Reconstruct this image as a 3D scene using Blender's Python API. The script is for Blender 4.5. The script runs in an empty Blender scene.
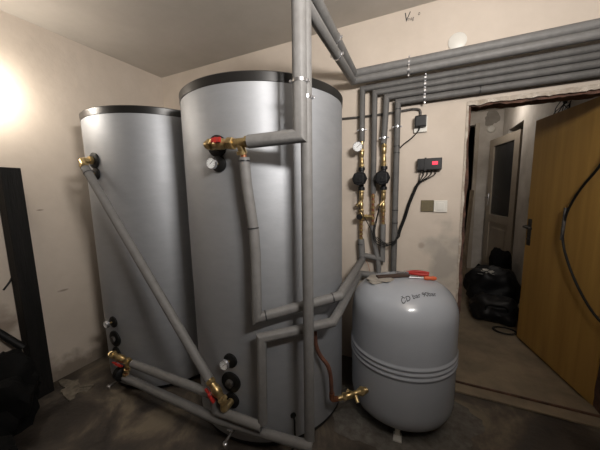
import bpy, bmesh, math, random
from mathutils import Vector, Matrix, noise

# ---------------------------------------------------------------- camera
scene = bpy.context.scene
COL = scene.collection
cam_d = bpy.data.cameras.new('camera'); cam = bpy.data.objects.new('camera', cam_d); COL.objects.link(cam)
yaw, pit, rol = -0.43377, 0.12984, -0.0199967
fw = Vector((math.sin(yaw)*math.cos(pit), math.cos(yaw)*math.cos(pit), -math.sin(pit)))
rt = Vector((math.cos(yaw), -math.sin(yaw), 0)); up = rt.cross(fw)
c_, s_ = math.cos(rol), math.sin(rol)
rt, up = c_*rt + s_*up, -s_*rt + c_*up
cam.matrix_world = Matrix(((rt.x, up.x, -fw.x, 2.5), (rt.y, up.y, -fw.y, -2.067), (rt.z, up.z, -fw.z, 1.41), (0, 0, 0, 1)))
cam_d.sensor_width = 36; cam_d.lens = 36*266.02/600; cam_d.clip_start = 0.02
scene.camera = cam

# ---------------------------------------------------------------- world, lights, exposure
world = bpy.data.worlds.new('world'); scene.world = world; world.use_nodes = True
world.node_tree.nodes['Background'].inputs[0].default_value = (0.9, 0.85, 0.8, 1)
world.node_tree.nodes['Background'].inputs[1].default_value = 0.01
def point(name, loc, power, col, size):
    l = bpy.data.lights.new(name, 'POINT'); l.energy = power; l.color = col; l.shadow_soft_size = size
    o = bpy.data.objects.new(name, l); o.location = loc; COL.objects.link(o); return o
al = bpy.data.lights.new('work_light', 'AREA'); al.shape = 'RECTANGLE'; al.size = .42; al.size_y = .24; al.energy = 54; al.color = (1.0, 0.95, 0.90)
ao = bpy.data.objects.new('work_light', al); ao.location = (3.08, -1.86, 2.10); COL.objects.link(ao)
ao.rotation_euler = (Vector((1.75, -.6, 3.05))-ao.location).to_track_quat('-Z', 'Y').to_euler()
point('wall_light', (0.15, -1.345, 2.07), 12.5, (1.0, 0.92, 0.81), 0.05)
point('hall_light', (3.28, 2.35, 2.44), 7.5, (1.0, 0.93, 0.86), 0.08)
vs = scene.view_settings
vs.view_transform = 'Standard'; vs.look = 'None'; vs.gamma = 1; vs.use_curve_mapping = False
vs.exposure = 0.0

# ---------------------------------------------------------------- materials
def hexc(r, g, b):
    f = lambda c: (c/255/12.92) if c/255 <= .04045 else ((c/255+.055)/1.055)**2.4
    return (f(r), f(g), f(b), 1)
def mat(name, col, rough=.6, metal=0, var=None, scale=6, bump=0, bscale=60, spec=.5, stretch=(1, 1, 1), emit=None, aniso=0, detail=6, contrast=(.35, .65), coat=0, alpha=1):
    m = bpy.data.materials.new(name); m.use_nodes = True
    nt = m.node_tree; N = nt.nodes; L = nt.links; b = N['Principled BSDF']
    b.inputs['Base Color'].default_value = col; b.inputs['Roughness'].default_value = rough
    b.inputs['Metallic'].default_value = metal; b.inputs['Specular IOR Level'].default_value = spec
    b.inputs['Coat Weight'].default_value = coat; b.inputs['Alpha'].default_value = alpha
    if aniso: b.inputs['Anisotropic'].default_value = aniso
    if var or bump:
        tc = N.new('ShaderNodeTexCoord'); mp = N.new('ShaderNodeMapping'); mp.inputs['Scale'].default_value = stretch
        L.new(tc.outputs['Object'], mp.inputs[0])
    if var:
        n = N.new('ShaderNodeTexNoise'); n.inputs['Scale'].default_value = scale; n.inputs['Detail'].default_value = detail
        n.inputs['Roughness'].default_value = .62
        L.new(mp.outputs[0], n.inputs[0])
        r = N.new('ShaderNodeValToRGB'); r.color_ramp.elements[0].position = contrast[0]; r.color_ramp.elements[1].position = contrast[1]
        r.color_ramp.elements[0].color = var; r.color_ramp.elements[1].color = col
        L.new(n.outputs[0], r.inputs[0]); L.new(r.outputs[0], b.inputs['Base Color'])
    if bump:
        n2 = N.new('ShaderNodeTexNoise'); n2.inputs['Scale'].default_value = bscale; n2.inputs['Detail'].default_value = 5
        L.new(mp.outputs[0], n2.inputs[0])
        bp = N.new('ShaderNodeBump'); bp.inputs['Strength'].default_value = bump; bp.inputs['Distance'].default_value = .01
        L.new(n2.outputs[0], bp.inputs['Height']); L.new(bp.outputs[0], b.inputs['Normal'])
    if emit:
        b.inputs['Emission Color'].default_value = emit[0]; b.inputs['Emission Strength'].default_value = emit[1]
    return m
M = {}
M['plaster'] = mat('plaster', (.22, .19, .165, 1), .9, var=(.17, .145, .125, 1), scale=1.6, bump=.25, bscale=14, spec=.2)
M['ceiling'] = mat('ceiling_plaster', (.52, .48, .435, 1), .95, var=(.43, .395, .35, 1), scale=1.3, bump=.2, bscale=10, spec=.15)
M['hall_wall'] = mat('hall_plaster', (.60, .56, .51, 1), .9, var=(.44, .40, .35, 1), scale=3, bump=.2, bscale=20, spec=.2)
M['hall_floor'] = mat('hall_floor', (.26, .205, .135, 1), .7, var=(.16, .125, .085, 1), scale=4, bump=.15, bscale=30)
M['silver'] = mat('silver_film', (.415, .43, .455, 1), .56, .66, bump=.04, bscale=45, var=(.385, .40, .425, 1), scale=9, stretch=(1, 1, 2.5))
M['black_plastic'] = mat('black_plastic', (.008, .008, .009, 1), .42, spec=.3)
M['black_rim'] = mat('black_rim', (.012, .0115, .011, 1), .33)
M['black_rubber'] = mat('black_rubber', (.006, .006, .006, 1), .55, spec=.3, bump=.1)
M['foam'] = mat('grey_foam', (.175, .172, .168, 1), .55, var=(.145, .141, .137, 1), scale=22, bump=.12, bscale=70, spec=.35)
M['foam_shaded'] = mat('shaded_grey_foam', (.115, .112, .109, 1), .6, var=(.088, .085, .082, 1), scale=22, bump=.12, bscale=70, spec=.3)  # same foam as the risers, shade of the wall runs put into the colour
M['tape'] = mat('black_tape', (.01, .01, .011, 1), .4)
M['brass'] = mat('brass', (.62, .47, .23, 1), .32, .85, var=(.34, .24, .11, 1), scale=30)
M['copper'] = mat('copper', (.55, .24, .13, 1), .38, .85, var=(.25, .10, .06, 1), scale=25)
M['copper_dull'] = mat('dull_copper', (.20, .085, .055, 1), .6, .4, var=(.11, .05, .035, 1), scale=18)
M['steel'] = mat('galvanised_steel', (.72, .72, .74, 1), .25, .95)
M['iron'] = mat('grey_iron', (.16, .155, .15, 1), .5, .6, var=(.07, .06, .055, 1), scale=40)
M['red'] = mat('red_plastic', (.36, .020, .015, 1), .5)
M['orange'] = mat('orange_plastic', (.55, .10, .03, 1), .5)
M['white_dial'] = mat('white_dial', (.75, .76, .76, 1), .4)
M['white_plastic'] = mat('white_plastic', (.62, .60, .55, 1), .45)
M['olive'] = mat('olive_insert', (.13, .105, .05, 1), .6, var=(.09, .07, .035, 1), scale=60)
M['grey_paint'] = mat('grey_paint', (.36, .38, .415, 1), .24, var=(.34, .36, .395, 1), scale=5, coat=.3)
M['black_wood'] = mat('blackened_timber', (.009, .008, .0075, 1), .7, spec=.25, var=(.004, .004, .0035, 1), scale=5, stretch=(6, 6, .7), bump=.3, bscale=20)
M['black_cloth'] = mat('black_cloth', (.004, .004, .004, 1), .85, spec=.15, bump=.5, bscale=18)
M['black_bag'] = mat('black_bag', (.005, .005, .006, 1), .5, spec=.35, bump=.6, bscale=14)
M['bag_white'] = mat('white_paper', (.5, .48, .44, 1), .8)
M['hall_door'] = mat('beige_paint', (.40, .345, .275, 1), .55, var=(.34, .29, .23, 1), scale=5)
M['glass'] = mat('dark_glass', (.035, .035, .035, 1), .18, bump=.3, bscale=40)
M['dark_void'] = mat('dark_room', (.012, .011, .01, 1), .95)  # near-black colour stands in for the darkness of the unlit rooms
M['brick'] = mat('bare_brick', (.13, .065, .045, 1), .9, var=(.05, .028, .02, 1), scale=18, bump=.8, bscale=40)
M['raw'] = mat('raw_plaster', (.48, .43, .37, 1), .95, var=(.30, .25, .20, 1), scale=22, bump=.6, bscale=60)
M['patch'] = mat('grey_patch', (.30, .275, .24, 1), .95, var=(.24, .215, .185, 1), scale=9, bump=.3, bscale=30)
M['timber'] = mat('pale_timber', (.22, .17, .115, 1), .8, var=(.15, .11, .07, 1), scale=8, stretch=(3, 3, .6))
M['cement'] = mat('cement_mortar', (.15, .14, .125, 1), .95, var=(.09, .08, .07, 1), scale=18, bump=.6, bscale=50, spec=.15)
M['dry_leaf'] = mat('dry_debris', (.20, .17, .13, 1), .9, var=(.10, .085, .065, 1), scale=30)
M['cardboard'] = mat('dark_brown_bar', (.05, .028, .02, 1), .7)
M['graphite'] = mat('marker_ink', (.03, .03, .035, 1), .7)
M['pencil'] = mat('pencil_mark', (.13, .10, .08, 1), .8)
M['handle_dark'] = mat('dark_metal', (.05, .045, .04, 1), .45, .6)
M['orange_lead'] = mat('orange_lead', (.32, .10, .035, 1), .5)
M['red_label'] = mat('glowing_red_label', (.6, .01, .03, 1), .4, emit=((1, .02, .08, 1), 0.9))  # red label brightened by an added glow
M['lamp'] = mat('lamp_glass', (.9, .85, .8, 1), .4, emit=((1, .9, .78, 1), 18))

def plaster(name, stains):
    m = mat(name, (.56, .49, .42, 1), .9, var=(.48, .415, .35, 1), scale=1.6, bump=.25, bscale=14, spec=.2)
    nt = m.node_tree; N = nt.nodes; L = nt.links; b = N['Principled BSDF']
    geo = N.new('ShaderNodeNewGeometry'); cur = b.inputs['Base Color'].links[0].from_socket
    nz = N.new('ShaderNodeTexNoise'); nz.inputs['Scale'].default_value = 7; nz.inputs['Detail'].default_value = 6; L.new(geo.outputs['Position'], nz.inputs[0])
    for (c, sc, col, str_) in stains:
        sub = N.new('ShaderNodeVectorMath'); sub.operation = 'SUBTRACT'; sub.inputs[1].default_value = c; L.new(geo.outputs['Position'], sub.inputs[0])
        dv = N.new('ShaderNodeVectorMath'); dv.operation = 'DIVIDE'; dv.inputs[1].default_value = sc; L.new(sub.outputs[0], dv.inputs[0])
        ln = N.new('ShaderNodeVectorMath'); ln.operation = 'LENGTH'; L.new(dv.outputs[0], ln.inputs[0])
        ad = N.new('ShaderNodeMath'); ad.operation = 'MULTIPLY_ADD'; ad.inputs[1].default_value = 2.6; ad.inputs[2].default_value = -1.3; L.new(nz.outputs[0], ad.inputs[0])
        sm = N.new('ShaderNodeMath'); L.new(ln.outputs['Value'], sm.inputs[0]); L.new(ad.outputs[0], sm.inputs[1])
        mr = N.new('ShaderNodeMapRange'); mr.inputs[1].default_value = 1.25; mr.inputs[2].default_value = .45; mr.inputs[3].default_value = 0; mr.inputs[4].default_value = str_; L.new(sm.outputs[0], mr.inputs[0])
        mx = N.new('ShaderNodeMix'); mx.data_type = 'RGBA'; L.new(mr.outputs[0], mx.inputs[0]); L.new(cur, mx.inputs[6]); mx.inputs[7].default_value = col; cur = mx.outputs[2]
    L.new(cur, b.inputs['Base Color']); return m
M['plaster_back'] = plaster('plaster_back', [((2.66, 0, .88), (.11, 1, .24), (.29, .27, .24, 1), .75), ((2.56, 0, .98), (.07, 1, .07), (.31, .29, .26, 1), .45), ((2.50, 0, 1.0), (.02, 1, .02), (.25, .2, .16, 1), .5)])
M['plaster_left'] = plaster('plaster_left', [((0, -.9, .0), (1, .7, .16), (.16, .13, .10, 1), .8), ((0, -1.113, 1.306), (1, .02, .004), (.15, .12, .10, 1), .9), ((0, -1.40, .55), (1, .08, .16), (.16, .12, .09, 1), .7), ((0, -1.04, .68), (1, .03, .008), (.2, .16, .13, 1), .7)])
def wood_door():
    m = bpy.data.materials.new('ochre_veneer'); m.use_nodes = True; nt = m.node_tree; N = nt.nodes; L = nt.links; b = N['Principled BSDF']
    tc = N.new('ShaderNodeTexCoord'); mp = N.new('ShaderNodeMapping'); mp.inputs['Scale'].default_value = (7, 7, .5)
    n = N.new('ShaderNodeTexNoise'); n.inputs['Scale'].default_value = 2.2; n.inputs['Detail'].default_value = 7; n.inputs['Distortion'].default_value = .4
    r = N.new('ShaderNodeValToRGB'); r.color_ramp.elements[0].position = .3; r.color_ramp.elements[1].position = .7
    r.color_ramp.elements[0].color = (.36, .20, .05, 1); r.color_ramp.elements[1].color = (.47, .28, .075, 1)
    L.new(tc.outputs['Object'], mp.inputs[0]); L.new(mp.outputs[0], n.inputs[0]); L.new(n.outputs[0], r.inputs[0]); L.new(r.outputs[0], b.inputs['Base Color'])
    b.inputs['Roughness'].default_value = .4; return m
M['veneer'] = wood_door()

def floor_mat():
    m = bpy.data.materials.new('stained_concrete'); m.use_nodes = True; nt = m.node_tree; N = nt.nodes; L = nt.links; b = N['Principled BSDF']
    tc = N.new('ShaderNodeTexCoord')
    n = N.new('ShaderNodeTexNoise'); n.inputs['Scale'].default_value = 2.3; n.inputs['Detail'].default_value = 9; n.inputs['Roughness'].default_value = .62; n.inputs['Distortion'].default_value = .5
    r = N.new('ShaderNodeValToRGB'); e = r.color_ramp.elements
    e[0].position = .36; e[0].color = (.022, .018, .0155, 1); e[1].position = .62; e[1].color = (.17, .138, .098, 1)
    k = e.new(.47); k.color = (.045, .036, .029, 1); k2 = e.new(.53); k2.color = (.075, .06, .046, 1)
    L.new(tc.outputs['Object'], n.inputs[0]); L.new(n.outputs[0], r.inputs[0]); L.new(r.outputs[0], b.inputs['Base Color'])
    rr = N.new('ShaderNodeMapRange'); rr.inputs[1].default_value = .4; rr.inputs[2].default_value = .6; rr.inputs[3].default_value = .38; rr.inputs[4].default_value = .85
    L.new(n.outputs[0], rr.inputs[0]); L.new(rr.outputs[0], b.inputs['Roughness'])
    n2 = N.new('ShaderNodeTexNoise'); n2.inputs['Scale'].default_value = 35; L.new(tc.outputs['Object'], n2.inputs[0])
    bp = N.new('ShaderNodeBump'); bp.inputs['Strength'].default_value = .3; bp.inputs['Distance'].default_value = .01
    L.new(n2.outputs[0], bp.inputs['Height']); L.new(bp.outputs[0], b.inputs['Normal']); return m
M['floor'] = floor_mat()

# ---------------------------------------------------------------- mesh helpers
V = Vector
def frame_of(d, ref=None):
    d = d.normalized()
    a = V((0, 0, 1)) if abs(d.z) < .9 else V((1, 0, 0))
    if ref is not None: a = ref
    x = a.cross(d)
    if x.length < 1e-6: x = V((0, 1, 0)).cross(d)
    x.normalize(); return x, d.cross(x).normalized()
class MB:
    def __init__(s): s.bm = bmesh.new()
    def box(s, c, size, rot=None, bev=0):
        g = bmesh.ops.create_cube(s.bm, size=1)['verts']
        mt = Matrix.Translation(V(c)) @ ((rot.to_4x4()) if rot else Matrix()) @ Matrix.Diagonal((*size, 1))
        bmesh.ops.transform(s.bm, matrix=mt, verts=g)
        if bev:
            es = list({e for v in g for e in v.link_edges})
            bmesh.ops.bevel(s.bm, geom=es, offset=bev, segments=2, profile=.6, affect='EDGES')
        return s
    def box2(s, a, b, bev=0):
        a, b = V(a), V(b); return s.box((a+b)/2, [abs(q) for q in (b-a)], bev=bev)
    def lathe(s, prof, at=(0, 0, 0), axis=(0, 0, 1), seg=32, caps=True):
        d = V(axis).normalized(); x, y = frame_of(d); at = V(at); rings = []
        for r, h in prof:
            rings.append([s.bm.verts.new(at + d*h + (x*math.cos(t) + y*math.sin(t))*r) for t in [2*math.pi*i/seg for i in range(seg)]] if r > 1e-5 else [s.bm.verts.new(at+d*h)])
        s._skin(rings, caps); return s
    def _skin(s, rings, caps):
        for A, B in zip(rings, rings[1:]):
            if len(A) == 1 and len(B) == 1: continue
            n = max(len(A), len(B))
            for i in range(n):
                j = (i+1) % n
                if len(A) == 1: f = (A[0], B[j], B[i])
                elif len(B) == 1: f = (A[i], A[j], B[0])
                else: f = (A[i], A[j], B[j], B[i])
                s.bm.faces.new(f)
        if caps:
            if len(rings[0]) > 2: s.bm.faces.new(rings[0][::-1])
            if len(rings[-1]) > 2: s.bm.faces.new(rings[-1])
    def tube(s, pts, r, seg=16, bend=0, caps=True, nb=5):
        pts = [V(p) for p in pts]
        if bend:                                  # round the interior corners
            out = [pts[0]]
            for a, b, c in zip(pts, pts[1:], pts[2:]):
                u, w = (a-b), (c-b); l = min(bend, u.length*.48, w.length*.48)
                p, q = b+u.normalized()*l, b+w.normalized()*l
                for k in range(nb+1):
                    t = k/nb; out.append((1-t)**2*p + 2*t*(1-t)*b + t*t*q)
            out.append(pts[-1]); pts = out
        n = len(pts); rings = []; d0 = (pts[1]-pts[0]).normalized(); x, y = frame_of(d0)
        for i, p in enumerate(pts):
            d1 = (pts[i]-pts[i-1]).normalized() if i else d0
            d2 = (pts[i+1]-pts[i]).normalized() if i < n-1 else d1
            if i:                                 # slide the previous ring along d1 onto the mitre plane
                nrm = (d1+d2); nrm = nrm.normalized() if nrm.length > 1e-6 else d1
            else: nrm = d1
            ring = []
            rr = r[i] if isinstance(r, (list, tuple)) else r
            for k in range(seg):
                t = 2*math.pi*k/seg; off = (x*math.cos(t)+y*math.sin(t))*rr
                k2 = -off.dot(nrm)/max(.15, d1.dot(nrm)); ring.append(s.bm.verts.new(p+off+d1*k2))
            rings.append(ring)
            ax = d1.cross(d2)
            if ax.length > 1e-7:
                R = Matrix.Rotation(d1.angle(d2), 3, ax.normalized()); x = R @ x; y = R @ y
        s._skin(rings, caps); return s
    def hexnut(s, at, axis, r, h): s.lathe([(r*.9, 0), (r, h*.12), (r, h*.88), (r*.9, h)], at, axis, 6); return s
    def prism(s, outline, at, ax, ay, depth_dir, depth):
        at, ax, ay, dd = V(at), V(ax), V(ay), V(depth_dir).normalized()*depth
        A = [s.bm.verts.new(at+ax*u+ay*v) for u, v in outline]; B = [s.bm.verts.new(v.co+dd) for v in A]
        s.bm.faces.new(A[::-1]); s.bm.faces.new(B)
        for i in range(len(A)): j = (i+1) % len(A); s.bm.faces.new((A[i], A[j], B[j], B[i]))
        return s
    def build(s, name, m, parent=None, smooth=True, loc=None, ang=38):
        bm = s.bm; bmesh.ops.recalc_face_normals(bm, faces=bm.faces)
        if smooth:
            for f in bm.faces: f.smooth = True
            for e in bm.edges:
                if len(e.link_faces) == 2 and e.calc_face_angle(0) > math.radians(ang): e.smooth = False
        base = V(loc) if loc is not None else V((0, 0, 0))
        if parent is not None: base = wloc(parent)
        if loc is not None or parent is not None: bmesh.ops.translate(bm, vec=-base, verts=bm.verts)
        me = bpy.data.meshes.new(name); bm.to_mesh(me); bm.free(); me.materials.append(m)
        o = bpy.data.objects.new(name, me); COL.objects.link(o)
        if parent is not None: o.parent = parent
        else: o.location = base
        return o
def wloc(o):
    p = V((0, 0, 0))
    while o: p += o.location; o = o.parent
    return p
def tag(o, label=None, cat=None, group=None, kind=None):
    for k, v in (('label', label), ('category', cat), ('group', group), ('kind', kind)):
        if v: o[k] = v
    return o
def thing(name, label, cat, loc, group=None):
    o = bpy.data.objects.new(name, None); o.empty_display_size = .05; o.location = loc; COL.objects.link(o)
    return tag(o, label, cat, group)
def struct(o): o['kind'] = 'structure'; return o
def lerp(a, b, t): return V(a)+(V(b)-V(a))*t
def text_obj(txt, size, place, m, name, parent=None, thick=.0004, shear=0.2):
    cu = bpy.data.curves.new('t', 'FONT'); cu.body = txt; cu.size = size; cu.shear = shear; cu.extrude = thick
    to = bpy.data.objects.new('t', cu); COL.objects.link(to); bpy.context.view_layer.update()
    dg = bpy.context.evaluated_depsgraph_get(); me = bpy.data.meshes.new_from_object(to.evaluated_get(dg))
    bpy.data.objects.remove(to); bpy.data.curves.remove(cu)
    base = wloc(parent) if parent else V((0, 0, 0))
    for v in me.vertices: v.co = place(v.co.copy()) - base
    me.materials.clear(); me.materials.append(m); me.name = name
    o = bpy.data.objects.new(name, me); COL.objects.link(o)
    if parent: o.parent = parent
    return o

# ---------------------------------------------------------------- room shell
CZ = 2.59
struct(MB().box2((-.2, -4, -.15), (4.6, 0.0, 0)).build('floor', M['floor'], smooth=False))
struct(MB().box2((-.2, -4, CZ), (4.6, .2, CZ+.15)).build('ceiling', M['ceiling'], smooth=False))
struct(MB().box2((-.2, -4, 0), (0, .2, CZ)).build('wall_left', M['plaster_left'], smooth=False))
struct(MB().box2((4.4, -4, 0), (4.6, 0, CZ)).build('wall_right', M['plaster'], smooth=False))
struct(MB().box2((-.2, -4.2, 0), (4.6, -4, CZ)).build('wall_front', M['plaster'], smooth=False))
DX0, DX1, DZ = 2.735, 3.535, 1.945
w = MB(); w.box2((0, 0, 0), (DX0, .15, CZ)); w.box2((DX1, 0, 0), (4.4, .15, CZ)); w.box2((DX0, 0, DZ), (DX1, .15, CZ))
struct(w.build('wall_back', M['plaster_back'], smooth=False))
# torn plaster edge round the doorway
random.seed(4)
def ragged(name, a, b, inward, wmin, wmax, y0, y1, m):
    a, b, n = V(a), V(b), V(inward); bm = MB(); N = 46; f = []; k = []
    for i in range(N+1):
        t = i/N; p = a.lerp(b, t); wd = wmin+(wmax-wmin)*(.5+.5*noise.noise(V((t*11, y0*50, 1.3+wmax))))+random.uniform(-.003, .003)
        dy = random.uniform(-.003, .003)
        f.append([bm.bm.verts.new(q) for q in (p-n*.004+V((0, y0, 0)), p+n*wd+V((0, y0+dy, 0)), p+n*(wd*.8)+V((0, y1, 0)), p-n*.004+V((0, y1, 0)))])
    for A, B in zip(f, f[1:]):
        for q in range(4): bm.bm.faces.new((A[q], A[(q+1) % 4], B[(q+1) % 4], B[q]))
    bm.bm.faces.new(f[0]); bm.bm.faces.new(f[-1][::-1])
    return struct(bm.build(name, m, smooth=False))
ragged('trim_1', (DX0, 0, DZ), (DX1, 0, DZ), (0, 0, -1), .012, .034, -.006, .05, M['raw'])
ragged('trim_2', (DX0, 0, DZ), (DX1, 0, DZ-.004), (0, 0, -1), .022, .045, .012, .15, M['brick'])
ragged('trim_3', (DX0, 0, 0), (DX0, 0, DZ), (1, 0, 0), .002, .016, -.006, .05, M['raw'])
ragged('trim_4', (DX0, 0, 0), (DX0, 0, DZ), (1, 0, 0), .012, .040, .012, .15, M['brick'])
ragged('trim_5', (DX1, 0, 0), (DX1, 0, DZ), (-1, 0, 0), .004, .018, .0, .15, M['brick'])
def blob(name, c, rx, ry, plane, m, th=.003, seed=0, amp=.35, n=40, base=None):
    b = MB(); pts = []
    for i in range(n):
        t = 2*math.pi*i/n; k = 1+amp*noise.noise(V((math.cos(t)*1.5+seed, math.sin(t)*1.5, seed*.7)))+amp*.35*noise.noise(V((math.cos(t)*6, math.sin(t)*6+seed, 2)))
        pts.append((rx*k*math.cos(t), ry*k*math.sin(t)))
    if plane == 'y': b.prism(pts, c, (1, 0, 0), (0, 0, 1), (0, -1, 0), th)
    else: b.prism(pts, c, (1, 0, 0), (0, 1, 0), (0, 0, 1), th)
    return b.build(name, m, smooth=False)
# threshold
struct(MB().box2((DX0, -.10, 0), (3.60, 0.0, .012), bev=.004).box2((DX0, .0, 0), (DX1, .15, .02)).build('trim_7', M['hall_floor'], smooth=False))
struct(MB().box2((DX0+.0, -.013, .012), (3.60, -.003, .024)).build('trim_8', M['brick'], smooth=False))
# hall beyond
struct(MB().box2((2.5, .15, -.15), (4.2, 5, 0.0)).build('floor.001', M['hall_floor'], smooth=False))
struct(MB().box2((2.3, .15, 2.62), (4.8, 5, 2.75)).build('ceiling.001', M['hall_wall'], smooth=False))
hw = MB(); hw.box2((3.62, .15, 0), (3.75, 2.30, 2.62)); hw.box2((3.62, 2.30, 2.235), (3.75, 2.95, 2.62)); hw.box2((3.62, 2.95, 0), (3.75, 3.5, 2.62))
struct(hw.build('wall_hall_right', M['hall_wall'], smooth=False))
struct(MB().box2((2.35, .15, 0), (2.5, 5, 2.62)).build('wall_hall_left', M['hall_wall'], smooth=False))
he = MB(); he.box2((3.30, 3.3, 0), (3.62, 3.45, 2.62)); he.box2((2.5, 3.3, 2.42), (3.30, 3.45, 2.62))
struct(he.build('wall_hall_end', M['hall_wall'], smooth=False))
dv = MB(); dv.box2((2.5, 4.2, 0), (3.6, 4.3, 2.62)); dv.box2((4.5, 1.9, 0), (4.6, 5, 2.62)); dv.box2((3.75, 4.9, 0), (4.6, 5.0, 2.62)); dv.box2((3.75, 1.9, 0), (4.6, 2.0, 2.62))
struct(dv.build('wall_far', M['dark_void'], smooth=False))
struct(MB().box2((3.24, 3.26, 0), (3.30, 3.32, 2.44)).build('trim_9', M['hall_door'], smooth=False))
# glazed beige hall door, ajar
hd = thing('door_1', None, None, (3.60, 2.32, 0)); hd['kind'] = 'structure'
def leafpt(u, n, z):                          # along the leaf from its hinge, off its hall face
    d = V((-.17, .83, 0)).normalized(); nn = V((-d.y, d.x, 0)); return V((3.60, 2.32, 0))+d*u+nn*n+V((0, 0, z))
def leafbox(b, u0, u1, z0, z1, n0, n1):
    d = V((-.17, .83, 0)).normalized(); R = Matrix(((-d.y, d.x, 0), (d.x, d.y, 0), (0, 0, 1))).transposed()
    b.box(leafpt((u0+u1)/2, (n0+n1)/2, (z0+z1)/2), (abs(n1-n0), u1-u0, z1-z0), rot=R, bev=.003)
b = MB(); leafbox(b, 0, .13, .01, 2.13, -.04, 0); leafbox(b, .70, .84, .01, 2.13, -.04, 0); leafbox(b, .13, .70, 2.02, 2.13, -.04, 0); leafbox(b, .13, .70, .01, .20, -.04, 0); leafbox(b, .13, .70, .86, .98, -.04, 0)
b.build('door_leaf', M['hall_door'], hd, smooth=False)
b = MB(); leafbox(b, .13, .70, .20, .86, -.03, -.012); leafbox(b, .2, .63, .28, .78, -.02, -.006); b.build('door_panel', M['hall_door'], hd, smooth=False)
b = MB(); leafbox(b, .13, .70, .98, 2.02, -.026, -.018); b.build('glass_pane', M['glass'], hd, smooth=False)
b = MB(); leafbox(b, .75, .79, 1.10, 1.30, 0, .006); b.tube([leafpt(.77, .005, 1.24), leafpt(.77, .05, 1.24), leafpt(.66, .055, 1.24)], .009, 10, bend=.015); b.build('door_handle', M['steel'], hd)
tag(blob('wall_patch', (3.46, 3.3, 2.50), .10, .12, 'y', M['patch'], .003, 5, .3), kind='structure').name = 'trim_10'
o = MB().lathe([(0, .03), (.045, .025), (.06, 0)], (3.46, 3.3, 2.33), (0, -1, 0), 24).build('round_wall_plate', M['white_plastic'])
tag(o, 'small white round cap high on the beige wall at the end of the hall', 'wall plate')

# ---------------------------------------------------------------- ochre door leaf, open into the hall
od = thing('door_2', None, None, (3.52, .08, 0)); od['kind'] = 'structure'
DD = V((3.34-3.52, .886-.08, 0)).normalized(); DN = V((-DD.y, DD.x, 0))
DR = Matrix(((-DD.y, DD.x, 0), (DD.x, DD.y, 0), (0, 0, 1))).transposed()
def dp(u, n, z): return V((3.52, .08, 0))+DD*u+DN*n+V((0, 0, z))
MB().box(dp(.413, -.02, .985), (.04, .826, 1.93), rot=DR, bev=.002).build('door_leaf', M['veneer'], od, smooth=False)
b = MB().box(dp(.775, .004, 1.01), (.006, .045, .23), rot=DR, bev=.002)
b.tube([dp(.775, .006, 1.06), dp(.775, .055, 1.06), dp(.66, .058, 1.055)], .010, 12, bend=.02)
b.lathe([(.012, 0), (.012, .012)], dp(.775, .004, .95), DN, 16)
b.build('door_handle', M['handle_dark'], od)
MB().box(dp(.828, -.02, 1.0), (.02, .004, .16), rot=DR).build('lock_plate', M['handle_dark'], od)
MB().tube([dp(.775, -.04, 1.06), dp(.775, -.085, 1.06), dp(.68, -.088, 1.055)], .010, 12, bend=.02).build('door_handle', M['handle_dark'], od)
cab = [(3.45, -.05, 1.86), (3.47, .05, 1.70), (3.459, .17, 1.513), (3.425, .295, 1.375), (3.405, .389, 1.202), (3.402, .391, 1.024), (3.425, .303, .847), (3.452, .177, .699), (3.48, .03, .593), (3.60, -.12, .50), (3.70, -.10, .40), (3.72, -.06, .02)]
cable = thing('hanging_cable', 'thick black cable hanging in a bow across the open ochre door', 'cable', cab[0])
MB().tube(cab, .0075, 12, bend=.09).build('sheath', M['black_rubber'], cable)
MB().tube([V(cab[4])+V((0, -.0, .05)), cab[4], cab[5]], .0105, 12, bend=.05).build('tape_wrap', M['iron'], cable)
# hook and wires on the hall wall
tag(MB().tube([(3.62, 1.74, 1.29), (3.585, 1.73, 1.29), (3.575, 1.70, 1.25), (3.585, 1.73, 1.21), (3.62, 1.74, 1.21)], .006, 8, bend=.02).build('wall_hook', M['black_rubber']),
    'small dark bent hook on the white hall wall beside the ochre door edge', 'hook')
random.seed(11)
wires = thing('wire_bundle', 'tangle of loose dark wires above the top of the ochre door', 'wires', (3.6, 1.2, 2.1))
for k in range(11):
    p = V((3.615, 1.12+random.uniform(-.05, .05), 2.12+random.uniform(-.06, .04))); pts = [p]
    d = V((-.12, random.uniform(-.8, .9), random.uniform(-.5, .9)))
    for i in range(5):
        p = p+d*.055; p.x = min(p.x, 3.60); pts.append(p.copy()); d += V((random.uniform(-.3, .3), random.uniform(-.7, .7), random.uniform(-.8, .5)))
    MB().tube(pts, .0035, 6, bend=.03).build('wire', M['black_rubber'], wires)
MB().tube([(3.615, 1.30, 2.40), (3.60, 1.28, 2.32), (3.60, 1.18, 2.22), (3.60, 1.13, 2.12)], .011, 8, bend=.05).build('conduit', M['black_rubber'], wires)
# plank leaning at the dark hall opening, debris
b = MB(); b.tube([(3.10, 2.6, .0), (3.24, 3.22, 1.35)], .03, 4); tag(b.build('leaning_plank', M['timber'], smooth=False), 'narrow pale plank leaning in the dark opening at the far left of the hall', 'plank')

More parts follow.
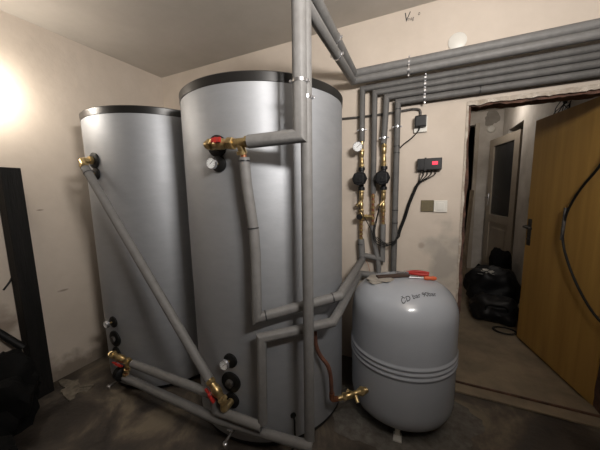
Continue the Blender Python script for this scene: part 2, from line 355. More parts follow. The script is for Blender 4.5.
def lump(name, c, size, m, seed, parent=None, amp=.22, sub=4, flat=True, square=2.6):
    b = MB(); bmesh.ops.create_icosphere(b.bm, subdivisions=sub, radius=1)
    for v in b.bm.verts:
        p = v.co.copy(); l = (abs(p.x)**square+abs(p.y)**square+abs(p.z)**square)**(1/square); p = p/l
        k = 1+amp*noise.noise(p*1.6+V((seed, 0, 0)))+amp*.45*noise.noise(p*4.5+V((0, seed, 0)))
        p = p*k
        if flat and p.z < -.8: p.z = -.8
        v.co = V((c[0]+p.x*size[0]/2, c[1]+p.y*size[1]/2, c[2]+(p.z+.8)*size[2]/1.8))
    return b.build(name, m, parent)
bg = thing('tool_bag', 'low black bag lying on the hall floor, nearest of the black bags', 'bag', (3.22, 1.25, 0))
lump('bag_body', (3.24, 1.27, 0), (.42, .42, .24), M['black_bag'], 2, bg)
MB().tube([(3.13, 1.10, .10), (3.12, 1.06, .22), (3.30, 1.06, .22), (3.32, 1.1, .10)], .009, 8, bend=.05).build('handle', M['black_cloth'], bg)
bg = thing('tool_bag', 'black bag with scraps of white paper on top behind the lowest bag', 'bag', (3.25, 1.72, 0))
lump('bag_body', (3.29, 1.72, 0), (.50, .38, .44), M['black_bag'], 7, bg)
random.seed(3); b = MB()
for i in range(10):
    R = Matrix.Rotation(random.uniform(0, 3), 3, 'Z') @ Matrix.Rotation(random.uniform(-.5, .5), 3, 'X')
    b.box((3.20+random.uniform(-.07, .08), 1.60+random.uniform(-.05, .08), .40+random.uniform(-.02, .035)), (.05, .03, .004), rot=R)
b.build('paper_scraps', M['bag_white'], bg, smooth=False)
tag(lump('black_sack', (3.45, 2.12, 0), (.26, .26, .60), M['black_cloth'], 9), 'tall black sack standing behind the bags by the hall door', 'sack')
b = MB()
for k, r in enumerate((.07, .076, .066)):
    b.tube([(3.27+r*1.3*math.cos(t), .98+r*math.sin(t), .006+.004*k) for t in [i*.33 for i in range(20)]], .004, 6)
tag(b.build('cable_coil', M['black_rubber']), 'thin loop of grey cable on the hall floor before the bags', 'cable coil')
tag(MB().box((3.42, 2.75, .10), (.30, .02, .12), rot=Matrix.Rotation(.5, 3, 'Y'), bev=.003).build('fallen_board', M['black_wood'], smooth=False), 'short dark board tilted on the floor under the glazed hall door', 'board')

# ---------------------------------------------------------------- storage tanks
def gauge(parent, c, axis, r, name='thermometer', depth=.02, stem=.0):
    g = MB().lathe([(r*.85, -stem), (r, -stem+.004), (r, depth*.8), (r*.96, depth), (r*.90, depth), (r*.88, depth-.003), (0, depth-.003)], c, axis, 28).build(name, M['steel'], parent)
    ax = V(axis).normalized()
    MB().lathe([(r*.88, 0), (r*.88, .0015), (0, .0015)], V(c)+ax*(depth-.0028), axis, 28).build('dial', M['white_dial'], g)
    x, y = frame_of(ax)
    b = MB(); p = V(c)+ax*(depth+.0005)
    b.tube([p-(x*.2+y*.15)*r, p+(x*.6+y*.5)*r], r*.035, 6)
    for i in range(9):
        t = math.radians(-130+i*32); q = x*math.sin(t)+y*math.cos(t); b.tube([p+q*r*.66, p+q*r*.8], r*.028, 4)
    b.build('needle', M['black_plastic'], g); return g
TR, TH = .495, 1.96
def tank(name, label, cx, cy, ang, group=None):
    t = thing(name, label, 'tank', (cx, cy, 0), group)
    MB().lathe([(TR-.02, 0.0), (TR-.004, .012), (TR-.004, .03)], (cx, cy, 0), seg=96).build('base_ring', M['black_plastic'], t)
    MB().lathe([(TR-.006, .03), (TR, .036), (TR, .05), (TR, TH-.056), (TR, TH-.046), (TR-.004, TH-.046)], (cx, cy, 0), seg=128, caps=True).build('shell', M['silver'], t)
    MB().lathe([(TR-.004, TH-.05), (TR+.003, TH-.046), (TR+.005, TH-.006), (TR-.002, TH), (TR-.02, TH+.002), (TR-.2, TH+.012), (0, TH+.016)], (cx, cy, 0), seg=128).build('lid', M['black_rim'], t)
    a = math.radians(ang); n = V((math.cos(a), math.sin(a), 0)); s = V((cx, cy, 0))+n*(TR-.008)
    for z, r in ((1.63, .052), (.381, .058), (.272, .044)):
        MB().lathe([(r, 0), (r, .016), (r-.006, .020), (0, .020)], s+V((0, 0, z)), n, 36).build('port_cover', M['black_rubber'], t)
        if z == .381: MB().lathe([(.022, 0), (.022, .016), (.018, .018), (0, .018)], s+n*.018+V((0, 0, z)), n, 24).build('port_plug', M['iron'], t)
    for z in (1.545, .508):
        pc = MB().lathe([(.040, 0), (.040, .016), (.034, .020), (0, .020)], s+V((.004, 0, z)), n, 36).build('port_cover', M['black_rubber'], t)
        MB().lathe([(.007, 0), (.007, .03)], s+n*.018+V((.0, 0, z)), n, 12).build('probe', M['brass'], t)
        gauge(t, s+n*.040+V((-.006, 0, z)), n, .027)
    return t, s, n
t1, s1, n1 = tank('buffer_tank', 'tall silver storage tank in the corner, farther left of the two', .54, -.508, -91.5)
t2, s2, n2 = tank('buffer_tank', 'tall silver storage tank beside the pipe wall, nearer and larger in view', 1.55, -.53, -86)
# sheet seam near the foot of the nearer tank
a = math.radians(-46.7); nn = V((math.cos(a), math.sin(a), 0)); q = V((1.55, -.53, .177))+nn*(TR-.006)
MB().lathe([(.016, 0), (.016, .012), (.011, .014), (0, .014)], q, nn, 20).build('sensor_pocket', M['black_rubber'], t2)
tag(MB().tube([q+nn*.01, q+nn*.035+V((0, 0, -.01)), q+nn*.03+V((0, 0, -.08)), (1.925, -.93, .05), (1.90, -.99, .02), (1.86, -1.0, .012)], .005, 8, bend=.03).build('sensor_cable', M['black_rubber']),
    'thin black sensor cable dropping from the nearer tank foot to the floor', 'cable')

# ---------------------------------------------------------------- insulated pipes
FR = .0245
def tapes(b_at, parent, r, w=.006, m='tape'):
    for c, ax in b_at:
        ax = V(ax).normalized(); MB().lathe([(r+.0015, -w/2), (r+.002, 0), (r+.0015, w/2)], c, ax, 20).build('joint_tape', M[m], parent)
def clamp(parent, c, ax, r, out, w=.012, bolts=True):
    ax = V(ax).normalized(); out = V(out).normalized(); c = V(c)
    k = MB().lathe([(r+.001, -w/2), (r+.003, -w/2), (r+.003, w/2), (r+.001, w/2)], c, ax, 24, caps=False)
    k.bm.faces.ensure_lookup_table()
    side = ax.cross(out).normalized()
    for sgn in (-1, 1):
        p = c+side*sgn*(r+.007)
        k.box(p, (.011, .014, .008), rot=Matrix((side, out, ax)).transposed(), bev=.001)
        if bolts:
            k.lathe([(.004, -.010), (.004, .010)], p+out*0, out, 8)
            k.hexnut(p+out*.006, out, .006, .005)
    k.tube([c-out*(r+.002), c-out*(r+.026)], .004, 8)
    return k.build('pipe_clamp', M['steel'], parent, ang=30)
def pipe(label, pts, r=FR, m='foam', bend=0, name='insulated_pipe', group=None, loc=None, nb=5, seg=20):
    t = thing(name, label, 'pipe', loc or pts[0], group)
    MB().tube(pts, r, seg, bend=bend, nb=nb).build('foam_sleeve', M[m], t, ang=25 if bend == 0 else 40)
    return t
# rear and front risers by the nearer tank, with their ceiling runs and wall runs
XR = 5.0-.65
zr1, zr2 = 2.226, 2.168
rear = pipe('tall grey riser reaching the floor, continuing as lower of the two topmost wall pipes',
            [(2.028, -.985, .17), (2.032, -.965, zr2), (2.020, -.088, zr2), (XR, -.088, zr2)], .0255)
clamp(rear, (2.031, -.968, 1.80), (.0, .01, 1), .0255, (.35, -1, 0))
front = pipe('grey pipe rising from the near tank tee, ending as the topmost wall pipe',
             [(1.808, -1.082, 1.622), (2.036, -1.046, 1.630), (2.036, -1.034, zr1+.06), (2.018, -.985, zr1+.06), (2.018, -.06, zr1), (XR, -.06, zr1)], .029)
clamp(front, (2.036, -1.041, 1.84), (0, 0, 1), .029, (.3, -1, 0))
clamp(rear, (2.026, -.50, zr2), (-.013, 1, 0), .0255, (0, 0, -1), bolts=False)
clamp(front, (2.018, -.50, zr1+.03), (0, 1, 0), .029, (0, 0, -1), bolts=False)
clamp(rear, (2.385, -.088, zr2), (1, 0, 0), .0255, (0, -1, 0))
clamp(front, (2.385, -.06, zr1), (1, 0, 0), .029, (0, -1, 0))
# four wall pipes that turn down
PY, PR = -.050, .0195
xa, xb, xc, xd = 2.079, 2.165, 2.240, 2.320
za, zb, zc, zd = 2.117, 2.078, 2.037, 1.993
WP = {}
WP['a'] = pipe('grey wall pipe turning down left of the others to the pressure gauge', [(XR, PY, za), (xa, PY, za), (xa, PY, 1.755)], PR, 'foam_shaded')
WP['b'] = pipe('grey wall pipe turning down second from left, between the two pumps', [(XR, PY, zb), (xb, PY, zb), (xb, PY, 1.375)], PR, 'foam_shaded')
WP['c'] = pipe('grey wall pipe turning down third from left to the right pump', [(XR, PY, zc), (xc+.005, PY, zc), (xc, PY, 1.90), (xc-.008, PY, 1.725)], PR+.001, 'foam_shaded')
WP['d'] = pipe('grey wall pipe turning down rightmost and running behind the pale vessel', [(XR, PY, zd), (xd, PY, zd), (xd, PY, .745), (xd, PY, .12)], PR+.001, 'foam_shaded')
tapes([((3.52, PY, zd), (1, 0, 0)), ((2.79, PY, zd), (1, 0, 0)), ((xd, PY, 1.945), (0, 0, 1)), ((xd, PY, 1.70), (0, 0, 1)), ((xd, PY, 1.655), (0, 0, 1)), ((xd, PY, 1.255), (0, 0, 1)), ((xd, PY, 1.163), (0, 0, 1))], WP['d'], PR+.001)
for k, z in (('a', 1.835), ('c', 1.765), ('d', 1.83)):
    clamp(WP[k], ({'a': xa, 'c': xc-.006, 'd': xd}[k], PY, z), (0, 0, 1), PR+.001, (0, -1, 0), w=.010)
for k, z in (('a', za), ('b', zb), ('c', zc), ('d', zd)):
    clamp(WP[k], (2.485, PY, z), (1, 0, 0), PR+.001, (0, -1, 0), w=.012, bolts=False)

# pumps and fittings on columns a and c
def pump(label, x, z):
    t = thing('circulation_pump', label, 'pump', (x, PY, z), 'circulation pumps on the wall')
    MB().lathe([(.016, -.085), (.024, -.083), (.024, -.062), (.016, -.058), (.018, -.03), (.034, -.018), (.036, .018), (.018, .03), (.016, .058), (.024, .062), (.024, .083), (.016, .085)], (x, PY, z), (0, 0, 1), 20).build('volute', M['black_plastic'], t)
    MB().lathe([(.038, .0), (.040, .02), (.048, .026), (.053, .04), (.053, .066), (.046, .074), (0, .074)], (x-.004, PY, z), (0, -1, 0), 8).build('motor_head', M['black_plastic'], t, ang=20)
    MB().box((x-.004, PY-.077, z), (.066, .014, .058), bev=.003).build('control_box', M['black_plastic'], t, smooth=False)
    MB().lathe([(.010, 0), (.010, .006), (0, .007)], (x-.004, PY-.084, z-.002), (0, -1, 0), 16).build('knob', M['black_rubber'], t)
    return t
pump('black circulation pump under the wall pressure gauge, left of two', xa, 1.485)
pump('black circulation pump right of the straight pipe, right of two', xc-.002, 1.485)
def brass_column(label, x, z0, z1, seed=0, r=.0135):
    t = thing('brass_valve', label, 'valve', (x, PY, z0)); h = z1-z0
    MB().lathe([(r, 0), (r, h*.15), (r*1.15, h*.2), (r*1.15, h*.4), (r*.85, h*.45), (r*.85, h*.55), (r*1.2, h*.6), (r*1.2, h*.85), (r, h*.9), (r, h)], (x, PY, z0), (0, 0, 1), 18).build('valve_body', M['brass'], t)
    for q in (.02, .84): MB().hexnut((x, PY, z0+h*q), (0, 0, 1), r*1.45, h*.14).build('union_nut', M['brass'], t)
    return t
v = brass_column('brass ball valve between the pressure gauge and the left pump', xa, 1.57, 1.70)
v2 = brass_column('brass ball valve above the right pump', xc-.004, 1.57, 1.722)
v3 = brass_column('brass strainer valve directly below the left pump', xa, 1.235, 1.402)
MB().tube([(xa, PY, 1.32), (xa-.032, PY-.012, 1.282)], .015, 14).build('strainer_cap', M['brass'], v3)
v4 = brass_column('brass strainer valve directly below the right pump', xc-.002, 1.235, 1.402)
MB().tube([(xc, PY, 1.32), (xc-.030, PY-.012, 1.282)], .015, 14).build('strainer_cap', M['brass'], v4)
g = thing('pressure_gauge', 'small round white pressure gauge on the left wall pipe', 'gauge', (xa, PY, 1.72))
MB().tube([(xa, PY, 1.755), (xa, PY, 1.70)], .012, 14).build('stem', M['brass'], g)
gauge(g, (xa-.018, PY-.05, 1.712), (.1, -1, -.1), .035, 'gauge_case')
MB().tube([(xa, PY, 1.73), (xa-.02, PY-.04, 1.713)], .007, 10).build('nipple', M['brass'], g)
# mixing branch between a and b with black knob
mv = thing('mixing_valve', 'brass mixing valve with a black round knob below the left pump', 'valve', (xa, PY, 1.205))
b = MB(); b.lathe([(.017, -.03), (.020, -.02), (.020, .02), (.017, .03)], (xa, PY, 1.205), (0, 0, 1), 18); b.tube([(xa, PY, 1.205), (xb, PY, 1.205)], .013, 16); b.hexnut((xa+.028, PY, 1.205), (1, 0, 0), .018, .016)
b.build('valve_body', M['brass'], mv)
MB().lathe([(.012, .012), (.020, .03), (.022, .05), (.018, .056), (0, .056)], (xa-.004, PY, 1.205), (0, -1, 0), 24).build('knob', M['black_plastic'], mv)
def copper_column(label, pts, r=.0095, beads=5):
    t = thing('copper_pipe', label, 'pipe', pts[0])
    b = MB().tube(pts, r, 14); p, q = V(pts[0]), V(pts[-1])
    b.build('tube', M['copper'], t)
    f = MB()
    for i in range(beads):
        c = p.lerp(q, (i+.5)/beads); f.lathe([(r*1.05, -.011), (r*1.45, -.008), (r*1.45, -.002), (r*1.2, 0), (r*1.5, .003), (r*1.5, .009), (r*1.05, .011)], c, q-p, 14)
    f.build('fitting', M['brass'], t); return t
copper_column('short copper pipe with brass rings under the black knobbed valve', [(xa, PY, 1.175), (xa, PY, 1.025)])
copper_column('copper pipe with brass rings at the foot of the straight middle pipe', [(xb, PY, 1.375), (xb, PY, 1.135)], beads=6)
copper_column('copper pipe with brass rings under the right strainer valve', [(xc, PY, 1.235), (xc, PY, 1.145)], beads=3)
# lower insulated pieces
d1 = pipe('upper grey pipe crossing the near tank and rising to its brass tee',
          [(xa, PY, 1.03), (xa+.012, PY, .868), (2.128, -.80, .868), (1.795, -1.058, .805), (1.798, -1.052, 1.12), (1.793, -1.050, 1.22), (1.778, -1.050, 1.34), (1.768, -1.055, 1.44), (1.764, -1.060, 1.56)], .0245, nb=6)
tapes([((xa, PY, .99), (0, 0, 1))], d1, .0245)
P, Q = V((2.128, -.80, .868)), V((1.795, -1.058, .805)); ax = Q-P
tapes([(P.lerp(Q, .09), ax), (P.lerp(Q, .90), ax)], d1, .0245)
tapes([((1.7645, -1.060, 1.545), (0, 0, 1)), ((1.790, -1.050, 1.24), (-.1, 0, 1))], d1, .0245)
d2 = pipe('lower grey pipe crossing the near tank and dropping to the floor pipes',
          [(xd-.02, -.055, .757), (2.074, -.055, .757), (2.110, -.78, .757), (2.100, -.83, .735), (1.808, -1.048, .700), (1.796, -1.048, .235)], .0245)
P, Q = V((2.1, -.83, .735)), V((1.808, -1.048, .70)); tapes([(P.lerp(Q, .30), Q-P)], d2, .0225)
pb = pipe('curved grey pipe below the middle copper pipe, bending right and down behind the vessel',
          [(xb, PY, 1.14), (xb+.002, PY, 1.06), (xb+.035, PY, .91), (xb+.048, PY, .84), (xb+.048, PY, .77)], .0185, bend=.06, m='foam')
pc = pipe('grey pipe under the right pump, turning left to join the left column',
          [(xc, PY, 1.15), (xc, PY, .885), (xa+.03, PY, .905)], .0195)

# tank to tank pipes
dg = pipe('long grey pipe sloping from the far tank top to the near tank foot',
          [(.585, -1.092, 1.575), (1.50, -1.10, .425)], .0245)
P, Q = V((.585, -1.092, 1.575)), V((1.50, -1.10, .425)); tapes([(P.lerp(Q, .03), Q-P)], dg, .0245, .004)
up_ = pipe('upper grey floor-level pipe from the far tank valve to the stub by the near tank',
           [(.83, -1.082, .318), (1.515, -1.090, .330), (1.525, -1.088, .238)], .0245)
mid = pipe('short grey pipe low in front of the near tank between stub and upright pipe',
           [(1.525, -1.088, .238), (1.796, -1.06, .222)], .0245)
low = pipe('lowest grey pipe along the floor from the far tank to the tall riser',
           [(.735, -1.085, .195), (1.52, -1.085, .182), (2.05, -1.005, .160)], .0245)
# fittings of the far tank, top
e = thing('brass_elbow', 'brass elbow at the top port of the far tank', 'fitting', s1+V((0, 0, 1.63)))
b = MB(); p0 = s1+n1*.015+V((0, 0, 1.63)); p1 = s1+n1*.085+V((.004, 0, 1.625)); b.tube([p0, p1, (.585, -1.092, 1.575)], .019, 18, bend=.018)
b.build('elbow_body', M['brass'], e)
b = MB(); b.hexnut(p0+n1*.008, n1, .029, .020); dd_ = (V((1.5, -1.1, .425))-V((.585, -1.092, 1.575))).normalized(); b.hexnut(V((.585, -1.092, 1.575))-dd_*.022, dd_, .028, .018); b.build('elbow_nut', M['brass'], e)
def ball_valve(label, a, b_, r=.018, hand=(0, 0, -1), hl=.055, handle='red', flip=1):
    a, b_ = V(a), V(b_); d = (b_-a).normalized(); L = (b_-a).length; t = thing('ball_valve', label, 'valve', a)
    MB().lathe([(r*.9, 0), (r, L*.1), (r, L*.3), (r*1.25, L*.36), (r*1.35, L*.5), (r*1.25, L*.64), (r, L*.7), (r, L*.9), (r*.9, L)], a, d, 20).build('valve_body', M['brass'], t)
    for q in (.02, .82): MB().hexnut(a+d*L*q, d, r*1.4, L*.16).build('union_nut', M['brass'], t)
    h = V(hand).normalized(); c = a+d*L*.5; k = MB(); k.tube([c, c+h*(r*1.9)], .006, 10)
    k.build('spindle', M['steel'], t)
    k = MB(); R = Matrix((d, h.cross(d).normalized(), h)).transposed(); p = c+h*(r*2.0)
    k.box(p, (hl*1.5, .018, .006), rot=R, bev=.002); k.box(p+d*hl*.55*flip+h*.004, (hl*.7, .024, .012), rot=R, bev=.004); k.box(p-d*hl*.55*flip+h*.002, (hl*.5, .022, .009), rot=R, bev=.003); k.lathe([(.013, -.003), (.013, .008), (0, .010)], p, h, 12)
    k.build('handle', M[handle], t); return t
# far tank, bottom
ball_valve('brass valve with red handle at the foot of the far tank', (.60, -1.078, .322), (.80, -1.082, .318), .018, (-.2, -.5, -.8))
e = thing('brass_elbow', 'brass elbow at the bottom port of the far tank', 'fitting', s1+V((0, 0, .272)))
MB().tube([s1+n1*.015+V((0, 0, .272)), s1+n1*.06+V((.01, 0, .285)), (.60, -1.078, .322)], .019, 16, bend=.02).build('elbow_body', M['brass'], e)
e = thing('copper_link', 'short copper link with brass rings between the two lower pipes at the far tank', 'fitting', (.80, -1.084, .30))
MB().tube([(.79, -1.084, .318), (.765, -1.086, .25), (.740, -1.086, .198)], .012, 12).build('tube', M['copper'], e)
b = MB()
for k in range(3): b.lathe([(.013, -.010), (.019, -.008), (.019, .008), (.013, .010)], V((.784-.017*k, -1.085, .295-.036*k)), (-.35, 0, -1), 14)
b.build('fitting', M['brass'], e)
tag(MB().lathe([(.030, 0), (.045, .01), (.045, .05), (.03, .06), (0, .06)], (.70, -1.075, .195), (-.95, .12, 0), 28).build('end_cap', M['black_rubber']), 'black round rubber cap at the left end of the lowest floor pipe', 'cap')
def drain(label, s, n, out, z=.085):
    t = thing('drain_cock', label, 'drain cock', s+V((0, 0, z)))
    MB().tube([s+n*.0+V((0, 0, z)), s+n*.05+V((0, 0, z)), V(out)], .0085, 10, bend=.012).build('spout', M['iron'], t)
    MB().lathe([(.012, 0), (.014, .004), (.014, .022), (.010, .026)], V(out)-V((0, 0, .02)), (0, 0, 1), 12).build('hose_tail', M['steel'], t)
    MB().box(s+n*.04+V((0, 0, z+.022)), (.036, .010, .007), bev=.002).build('lever', M['steel'], t)
drain('small drain cock sticking out at the base of the far tank', V((.585, -1.00, 0)), V((-.35, -.94, 0)), (.545, -1.09, .075))
drain('small shiny drain cock at the base of the near tank below the floor pipes', V((1.59, -1.02, 0)), V((0, -1, 0)), (1.585, -1.10, .075), .095)
# near tank, bottom
ball_valve('brass valve with red handle at the lower end of the long sloping pipe', (1.502, -1.10, .423), (1.595, -1.10, .325), .019, (-.65, -.5, -.45), hl=.05)
e = thing('brass_elbow', 'brass elbow at the bottom port of the near tank', 'fitting', s2+V((0, 0, .272)))
MB().tube([s2+n2*.015+V((0, 0, .272)), s2+n2*.085+V((.0, 0, .275)), (1.595, -1.10, .325)], .019, 16, bend=.02).build('elbow_body', M['brass'], e)
# near tank, top: valve, tee
e = thing('brass_elbow', 'brass elbow at the top port of the near tank behind the valve', 'fitting', s2+V((0, 0, 1.63)))
MB().tube([s2+n2*.015+V((0, 0, 1.63)), s2+n2*.062+V((-.022, 0, 1.63)), s2+n2*.062+V((.01, 0, 1.63))], .021, 16, bend=.015).build('elbow_body', M['brass'], e)
p0 = s2+n2*.062+V((-.025, 0, 1.63))
ball_valve('brass valve with red lever handle at the top port of the near tank', p0+V((.015, 0, 0)), (1.715, -1.076, 1.624), .020, (.25, -1, .25), hl=.032)
e = thing('brass_tee', 'brass tee on the near tank where the thin hose-like pipe drops', 'fitting', (1.757, -1.08, 1.622))
b = MB(); b.tube([(1.70, -1.076, 1.624), (1.825, -1.080, 1.622)], .020, 18); b.tube([(1.757, -1.079, 1.622), (1.764, -1.063, 1.575)], .018, 16)
b.hexnut((1.79, -1.079, 1.622), (1, 0, 0), .027, .02); b.hexnut((1.705, -1.079, 1.623), (1, 0, 0), .028, .022); b.lathe([(.022, 0), (.022, .014)], (1.757, -1.070, 1.588), (0, .3, -1), 16)
b.build('tee_body', M['brass'], e)
MB().lathe([(.013, 0), (.014, .03), (.012, .04)], (1.763, -1.062, 1.585), (0, .05, -1), 16).build('reducer', M['copper'], e)

# ---------------------------------------------------------------- expansion vessel
VX, VY, VR = 2.408, -.392, .303
prof = [(0, .045), (.12, .047), (.20, .056), (.255, .075), (.285, .105), (.299, .145), (.303, .19), (.303, .398), (.303, .408), (.309, .414), (.309, .424), (.303, .430), (.303, .436), (.309, .442), (.309, .452), (.303, .458), (.303, .464), (.309, .470), (.309, .480), (.303, .486), (.303, .496), (.303, .665)]
for i in range(1, 15):
    t = math.pi/2*i/14; prof.append((.303*math.cos(t)**.62 if i < 14 else 0, .665+.208*math.sin(t)**.85))
ves = thing('expansion_vessel', 'large pale grey expansion vessel standing on the floor by the doorway', 'vessel', (VX, VY, 0))
MB().lathe(prof, (VX, VY, 0), seg=96).build('body', M['grey_paint'], ves, ang=60)
for a in (-88, 32, 152):
    a = math.radians(a); n = V((math.cos(a), math.sin(a), 0)); c = V((VX, VY, 0)); R = Matrix.Rotation(a, 3, 'Z')
    b = MB(); b.box(c+n*.215+V((0, 0, .04)), (.030, .028, .08), rot=R, bev=.004); b.box(c+n*.232+V((0, 0, .006)), (.06, .045, .012), rot=R, bev=.003); b.build('leg', M['white_plastic'], ves, smooth=False)
def dome_z(rr):
    for (r0, z0), (r1, z1) in zip(prof[21:], prof[22:]):
        if r1 <= rr <= r0: t = (r0-rr)/(r0-r1+1e-9); return z0+(z1-z0)*t
    return .877
def on_dome(co, cx, cy, ang):
    c, s = math.cos(ang), math.sin(ang); x = cx+co.x*c-co.y*s; y = cy+co.x*s+co.y*c
    return V((x, y, dome_z(math.hypot(x-VX, y-VY))+.0012+co.z))
text_obj('ČD bar 90bar', .036, lambda co: on_dome(co, 2.420, -.650, .62), M['graphite'], 'marker_writing', ves)
# things on the vessel
TZ = .874
tag(MB().box((2.35, -.415, TZ+.008), (.20, .038, .014), rot=Matrix.Rotation(.55, 3, 'Z'), bev=.003).build('dark_bar', M['cardboard'], smooth=False), 'flat dark brown bar lying on top of the pale vessel', 'bar')
tag(lump('cloth_rag', (2.285, -.45, .85), (.16, .12, .03), M['patch'], 6, amp=.35), 'crumpled beige rag lying on the left of the pale vessel top', 'rag')
pl = thing('pliers', 'pliers with red handles lying on top of the pale vessel', 'pliers', (2.46, -.33, TZ))
b = MB(); c = V((2.425, -.345, TZ+.018))
b.box(c+V((-.03, -.008, 0)), (.07, .022, .012), rot=Matrix.Rotation(.35, 3, 'Z'), bev=.003); b.lathe([(.018, -.008), (.018, .008)], c, (0, 0, 1), 16); b.build('jaws', M['steel'], pl)
MB().tube([c, c+V((.04, .026, .004)), c+V((.08, .032, .004)), c+V((.125, .024, .0))], .0095, 12, bend=.03).build('handle', M['red'], pl)
MB().tube([c, c+V((.04, -.012, .0)), c+V((.08, -.016, .0)), c+V((.12, -.004, 0))], .0095, 12, bend=.03).build('handle', M['red'], pl)
sd = thing('screwdriver', 'screwdriver with orange handle beside the red-handled pliers', 'screwdriver', (2.52, -.36, TZ))
MB().lathe([(.004, 0), (.011, .004), (.013, .02), (.010, .035), (.013, .055), (.008, .07), (0, .071)], (2.52, -.375, TZ+.004), (1, .25, 0), 14).build('handle', M['orange'], sd)
MB().tube([(2.53, -.372, TZ+.004), (2.44, -.395, TZ+.006)], .003, 8).build('shaft', M['steel'], sd)
# copper pipe and brass fitting group at the vessel port
cu = thing('copper_pipe', 'dull copper pipe bending down behind the tall riser to the vessel fitting', 'pipe', (2.077, -.774, .25))
MB().tube([(2.00, -.83, .70), (2.00, -.815, .575), (2.017, -.80, .51), (2.060, -.785, .455), (2.073, -.78, .39), (2.077, -.776, .265)], .0115, 14, bend=.03).build('tube', M['copper_dull'], cu)
MB().tube([(2.077, -.776, .285), (2.077, -.776, .245), (2.10, -.75, .238)], .015, 14, bend=.02).build('elbow', M['copper'], cu)
pa, pq = V((2.095, -.755, .236)), V((2.245, -.645, .262)); d = (pq-pa).normalized(); L = (pq-pa).length
vt = thing('vessel_valve', 'brass safety shut-off fitting screwed into the lower left of the pale vessel', 'valve', pa)
MB().lathe([(.010, 0), (.014, .02), (.014, L*.25), (.020, L*.32), (.020, L*.5), (.015, L*.55), (.015, L*.7), (.021, L*.75), (.021, L*.9), (.015, L), (.015, L+.02)], pa, d, 18).build('valve_body', M['brass'], vt)
MB().hexnut(pa+d*L*.22, d, .022, .018).build('union_nut', M['brass'], vt); MB().hexnut(pa+d*L*.78, d, .026, .02).build('union_nut', M['brass'], vt)
MB().tube([pa+d*L*.6, pa+d*L*.62+V((.022, -.03, -.028))], .011, 12).build('drain_spout', M['brass'], vt)
MB().tube([pa+d*L*.45, pa+d*L*.42+V((-.005, -.01, .035))], .009, 12).build('cap', M['brass'], vt)

# ---------------------------------------------------------------- electrical things on the wall
cb = thing('control_box', 'dark grey control box with a red label on the wall right of the pipes', 'control box', (2.53, 0, 1.567))
MB().box((2.53, -.026, 1.567), (.150, .052, .078), bev=.005).build('case', M['black_plastic'], cb, smooth=False)
MB().box((2.505, -.054, 1.567), (.012, .006, .086), bev=.001).build('strap', M['black_plastic'], cb, smooth=False)
MB().box((2.563, -.0535, 1.572), (.034, .004, .022), bev=.001).build('glowing_label', M['red_label'], cb, smooth=False)  # red label on the case, its glow is added
MB().box((2.485, -.053, 1.567), (.026, .004, .06), bev=.001).build('terminal_cover', M['black_plastic'], cb, smooth=False)
bund = [(2.455, -.02, 1.425), (2.41, -.02, 1.30), (2.385, -.018, 1.20), (2.352, -.03, 1.10)]
for i, (x, l) in enumerate(((2.478, 'leftmost black cable under the control box'), (2.500, 'second black cable from the left under the control box'), (2.524, 'third black cable from the left under the control box'), (2.548, 'fourth black cable from the left under the control box'), (2.573, 'rightmost black cable under the control box'))):
    off = V(((i-2)*.0042, -.004*(i % 2), 0))
    pts = [(x, -.025, 1.53), (x-.002, -.025, 1.50), V((2.475, -.022, 1.45))+off] + [V(p)+off for p in bund]
    if i < 3: pts += [V((2.33, -.09, 1.03-.012*i)), V((2.26, -.095, .99+.01*i)), V((2.19, -.09, 1.01+.02*i)), V((xb+.0+.01*i, -.085, 1.10)), V(((xa if i == 0 else xc)-.02, -.095, 1.30)), V(((xa if i == 0 else xc)-.01, -.10, 1.42))]
    else: pts += [V((2.352, -.03, 1.045)), V((2.36, -.02, 1.10)), V((2.372, -.02, 1.16))] if i == 3 else [V((2.35, -.085, 1.05)), V((2.27, -.09, 1.01)), V((2.20, -.09, 1.06))]
    tag(MB().tube(pts, .0031, 8, bend=.03).build('power_cable', M['black_rubber']), l+', running down to the pipes', 'cable')
sw = thing('double_switch', 'double wall plate, olive insert left and white plate right, below the control box', 'switch', (2.57, 0, 1.28))
MB().box((2.610, -.006, 1.282), (.082, .012, .080), bev=.003).build('white_plate', M['white_plastic'], sw, smooth=False)
MB().box((2.528, -.005, 1.284), (.080, .010, .080), bev=.002).build('olive_plate', M['olive'], sw, smooth=False)
MB().box((2.610, -.014, 1.282), (.045, .006, .05), bev=.002).build('rocker', M['white_plastic'], sw, smooth=False)
jb = thing('outdoor_sensor', 'small black box on a pale base fixed to the wall above the control box', 'sensor box', (2.465, 0, 1.85))
MB().box((2.466, -.010, 1.835), (.082, .02, .10), bev=.004).build('base_plate', M['white_plastic'], jb, smooth=False)
MB().box((2.466, -.038, 1.852), (.072, .04, .074), bev=.008).build('cover', M['black_plastic'], jb, smooth=False)
tag(MB().tube([(1.80, -.012, 1.947), (2.05, -.012, 1.938), (2.25, -.012, 1.937), (2.42, -.012, 1.945), (2.462, -.014, 1.935), (2.466, -.015, 1.875)], .0075, 8, bend=.035).build('conduit_cable', M['iron']),
    'thin grey cable along the wall behind the pipes, ending at the small black box', 'cable')
tag(MB().tube([(2.466, -.04, 1.82), (2.455, -.04, 1.79), (2.41, -.03, 1.745), (2.365, -.04, 1.715), (2.342, -.06, 1.685)], .004, 8, bend=.03).build('sensor_lead', M['black_rubber']),
    'thin black lead drooping from the small black box to the rightmost wall pipe', 'cable')
tag(MB().tube([(2.10, -.03, .87), (2.13, -.03, .84), (2.15, -.03, .76)], .002, 6, bend=.02).build('orange_wire', M['orange_lead']), 'thin orange wire hanging below the left wall pipe joint', 'wire')
tag(MB().lathe([(.052, 0), (.052, .006), (.046, .010), (0, .010)], (2.66, 0, 2.318), (0, -1, 0), 36).build('vent_cover', M['white_plastic']), 'round white cover on the wall just above the pipes', 'cover')
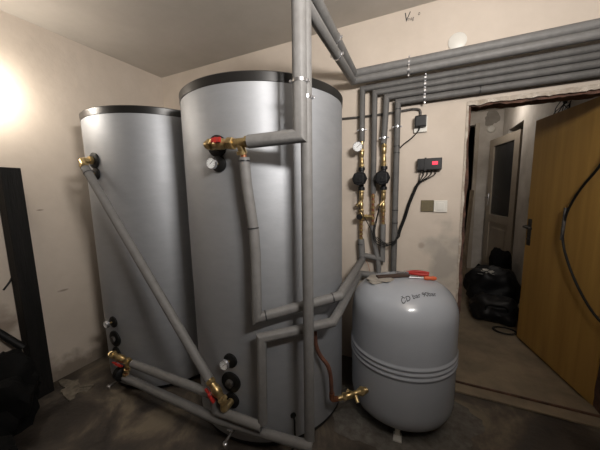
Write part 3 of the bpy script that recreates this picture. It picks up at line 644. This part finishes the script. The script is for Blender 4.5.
wr = thing('wall_writing', 'dark handwritten note on the wall below the ceiling', 'writing', (2.37, 0, 2.51))
for tx, sz, x0, z0 in (('V', .082, 2.336, 2.512), ('mag', .032, 2.362, 2.514), ('°', .06, 2.418, 2.505)):
    text_obj(tx, sz, lambda co: V((x0+co.x*.75, -.0006-co.z, z0+co.y)), M['graphite'], 'handwriting', wr, .0003)
# lamps
wl = thing('wall_lamp', 'round glowing lamp on the left wall, source of the bright patch', 'lamp', (0, -1.37, 2.07))
MB().lathe([(.06, 0), (.06, .02), (.045, .03)], (0, -1.37, 2.07), (1, 0, 0), 28).build('lamp_base', M['white_plastic'], wl)
MB().lathe([(.02, 0), (.035, .02), (.03, .05), (0, .065)], (.03, -1.37, 2.07), (1, 0, 0), 20).build('bulb', M['lamp'], wl)

# ---------------------------------------------------------------- left foreground
b = MB(); b.box2((.012, -1.318, 0), (.115, -1.222, 1.59), bev=.004)
tag(b.build('timber_post', M['black_wood'], smooth=False), 'square black timber post standing upright against the left wall', 'post')
hp = thing('black_jacket', 'black crumpled cloth heap at the lower left corner beside the post', 'heap', (.25, -1.52, 0))
lump('cloth', (.24, -1.53, 0), (.38, .34, .42), M['black_cloth'], 4, hp, amp=.45)
tag(lump('black_case', (.60, -1.72, 0), (.30, .30, .18), M['black_cloth'], 14, amp=.3), 'low black bag at the bottom left edge in front of the heap', 'bag')
tag(MB().tube([(.02, -1.50, .66), (.05, -1.40, .50), (.10, -1.34, .40)], .022, 10).build('black_tube', M['black_rubber']), 'short black tube leaning on the left wall above the heap', 'tube')
tag(MB().tube([(.008, -1.36, .795), (.008, -1.325, .84), (.008, -1.312, .865)], .006, 8).build('cable_end', M['black_rubber']), 'short dark cable end sticking out of the left wall by the post', 'cable')
tag(blob('dry_debris', (.23, -1.165, 0), .13, .06, 'z', M['dry_leaf'], .008, 8, .8), 'pale flat scrap of debris on the floor beside the black post', 'debris')
tag(MB().box((.30, -1.11, .012), (.09, .016, .012), rot=Matrix.Rotation(.6, 3, 'Z'), bev=.002).build('wood_offcut', M['dry_leaf'], smooth=False), 'small pale offcut lying at the end of the floor debris', 'offcut')
struct(blob('trim_11', (VX, VY-.02, 0), .38, .32, 'z', M['cement'], .002, 2, .55, n=90))
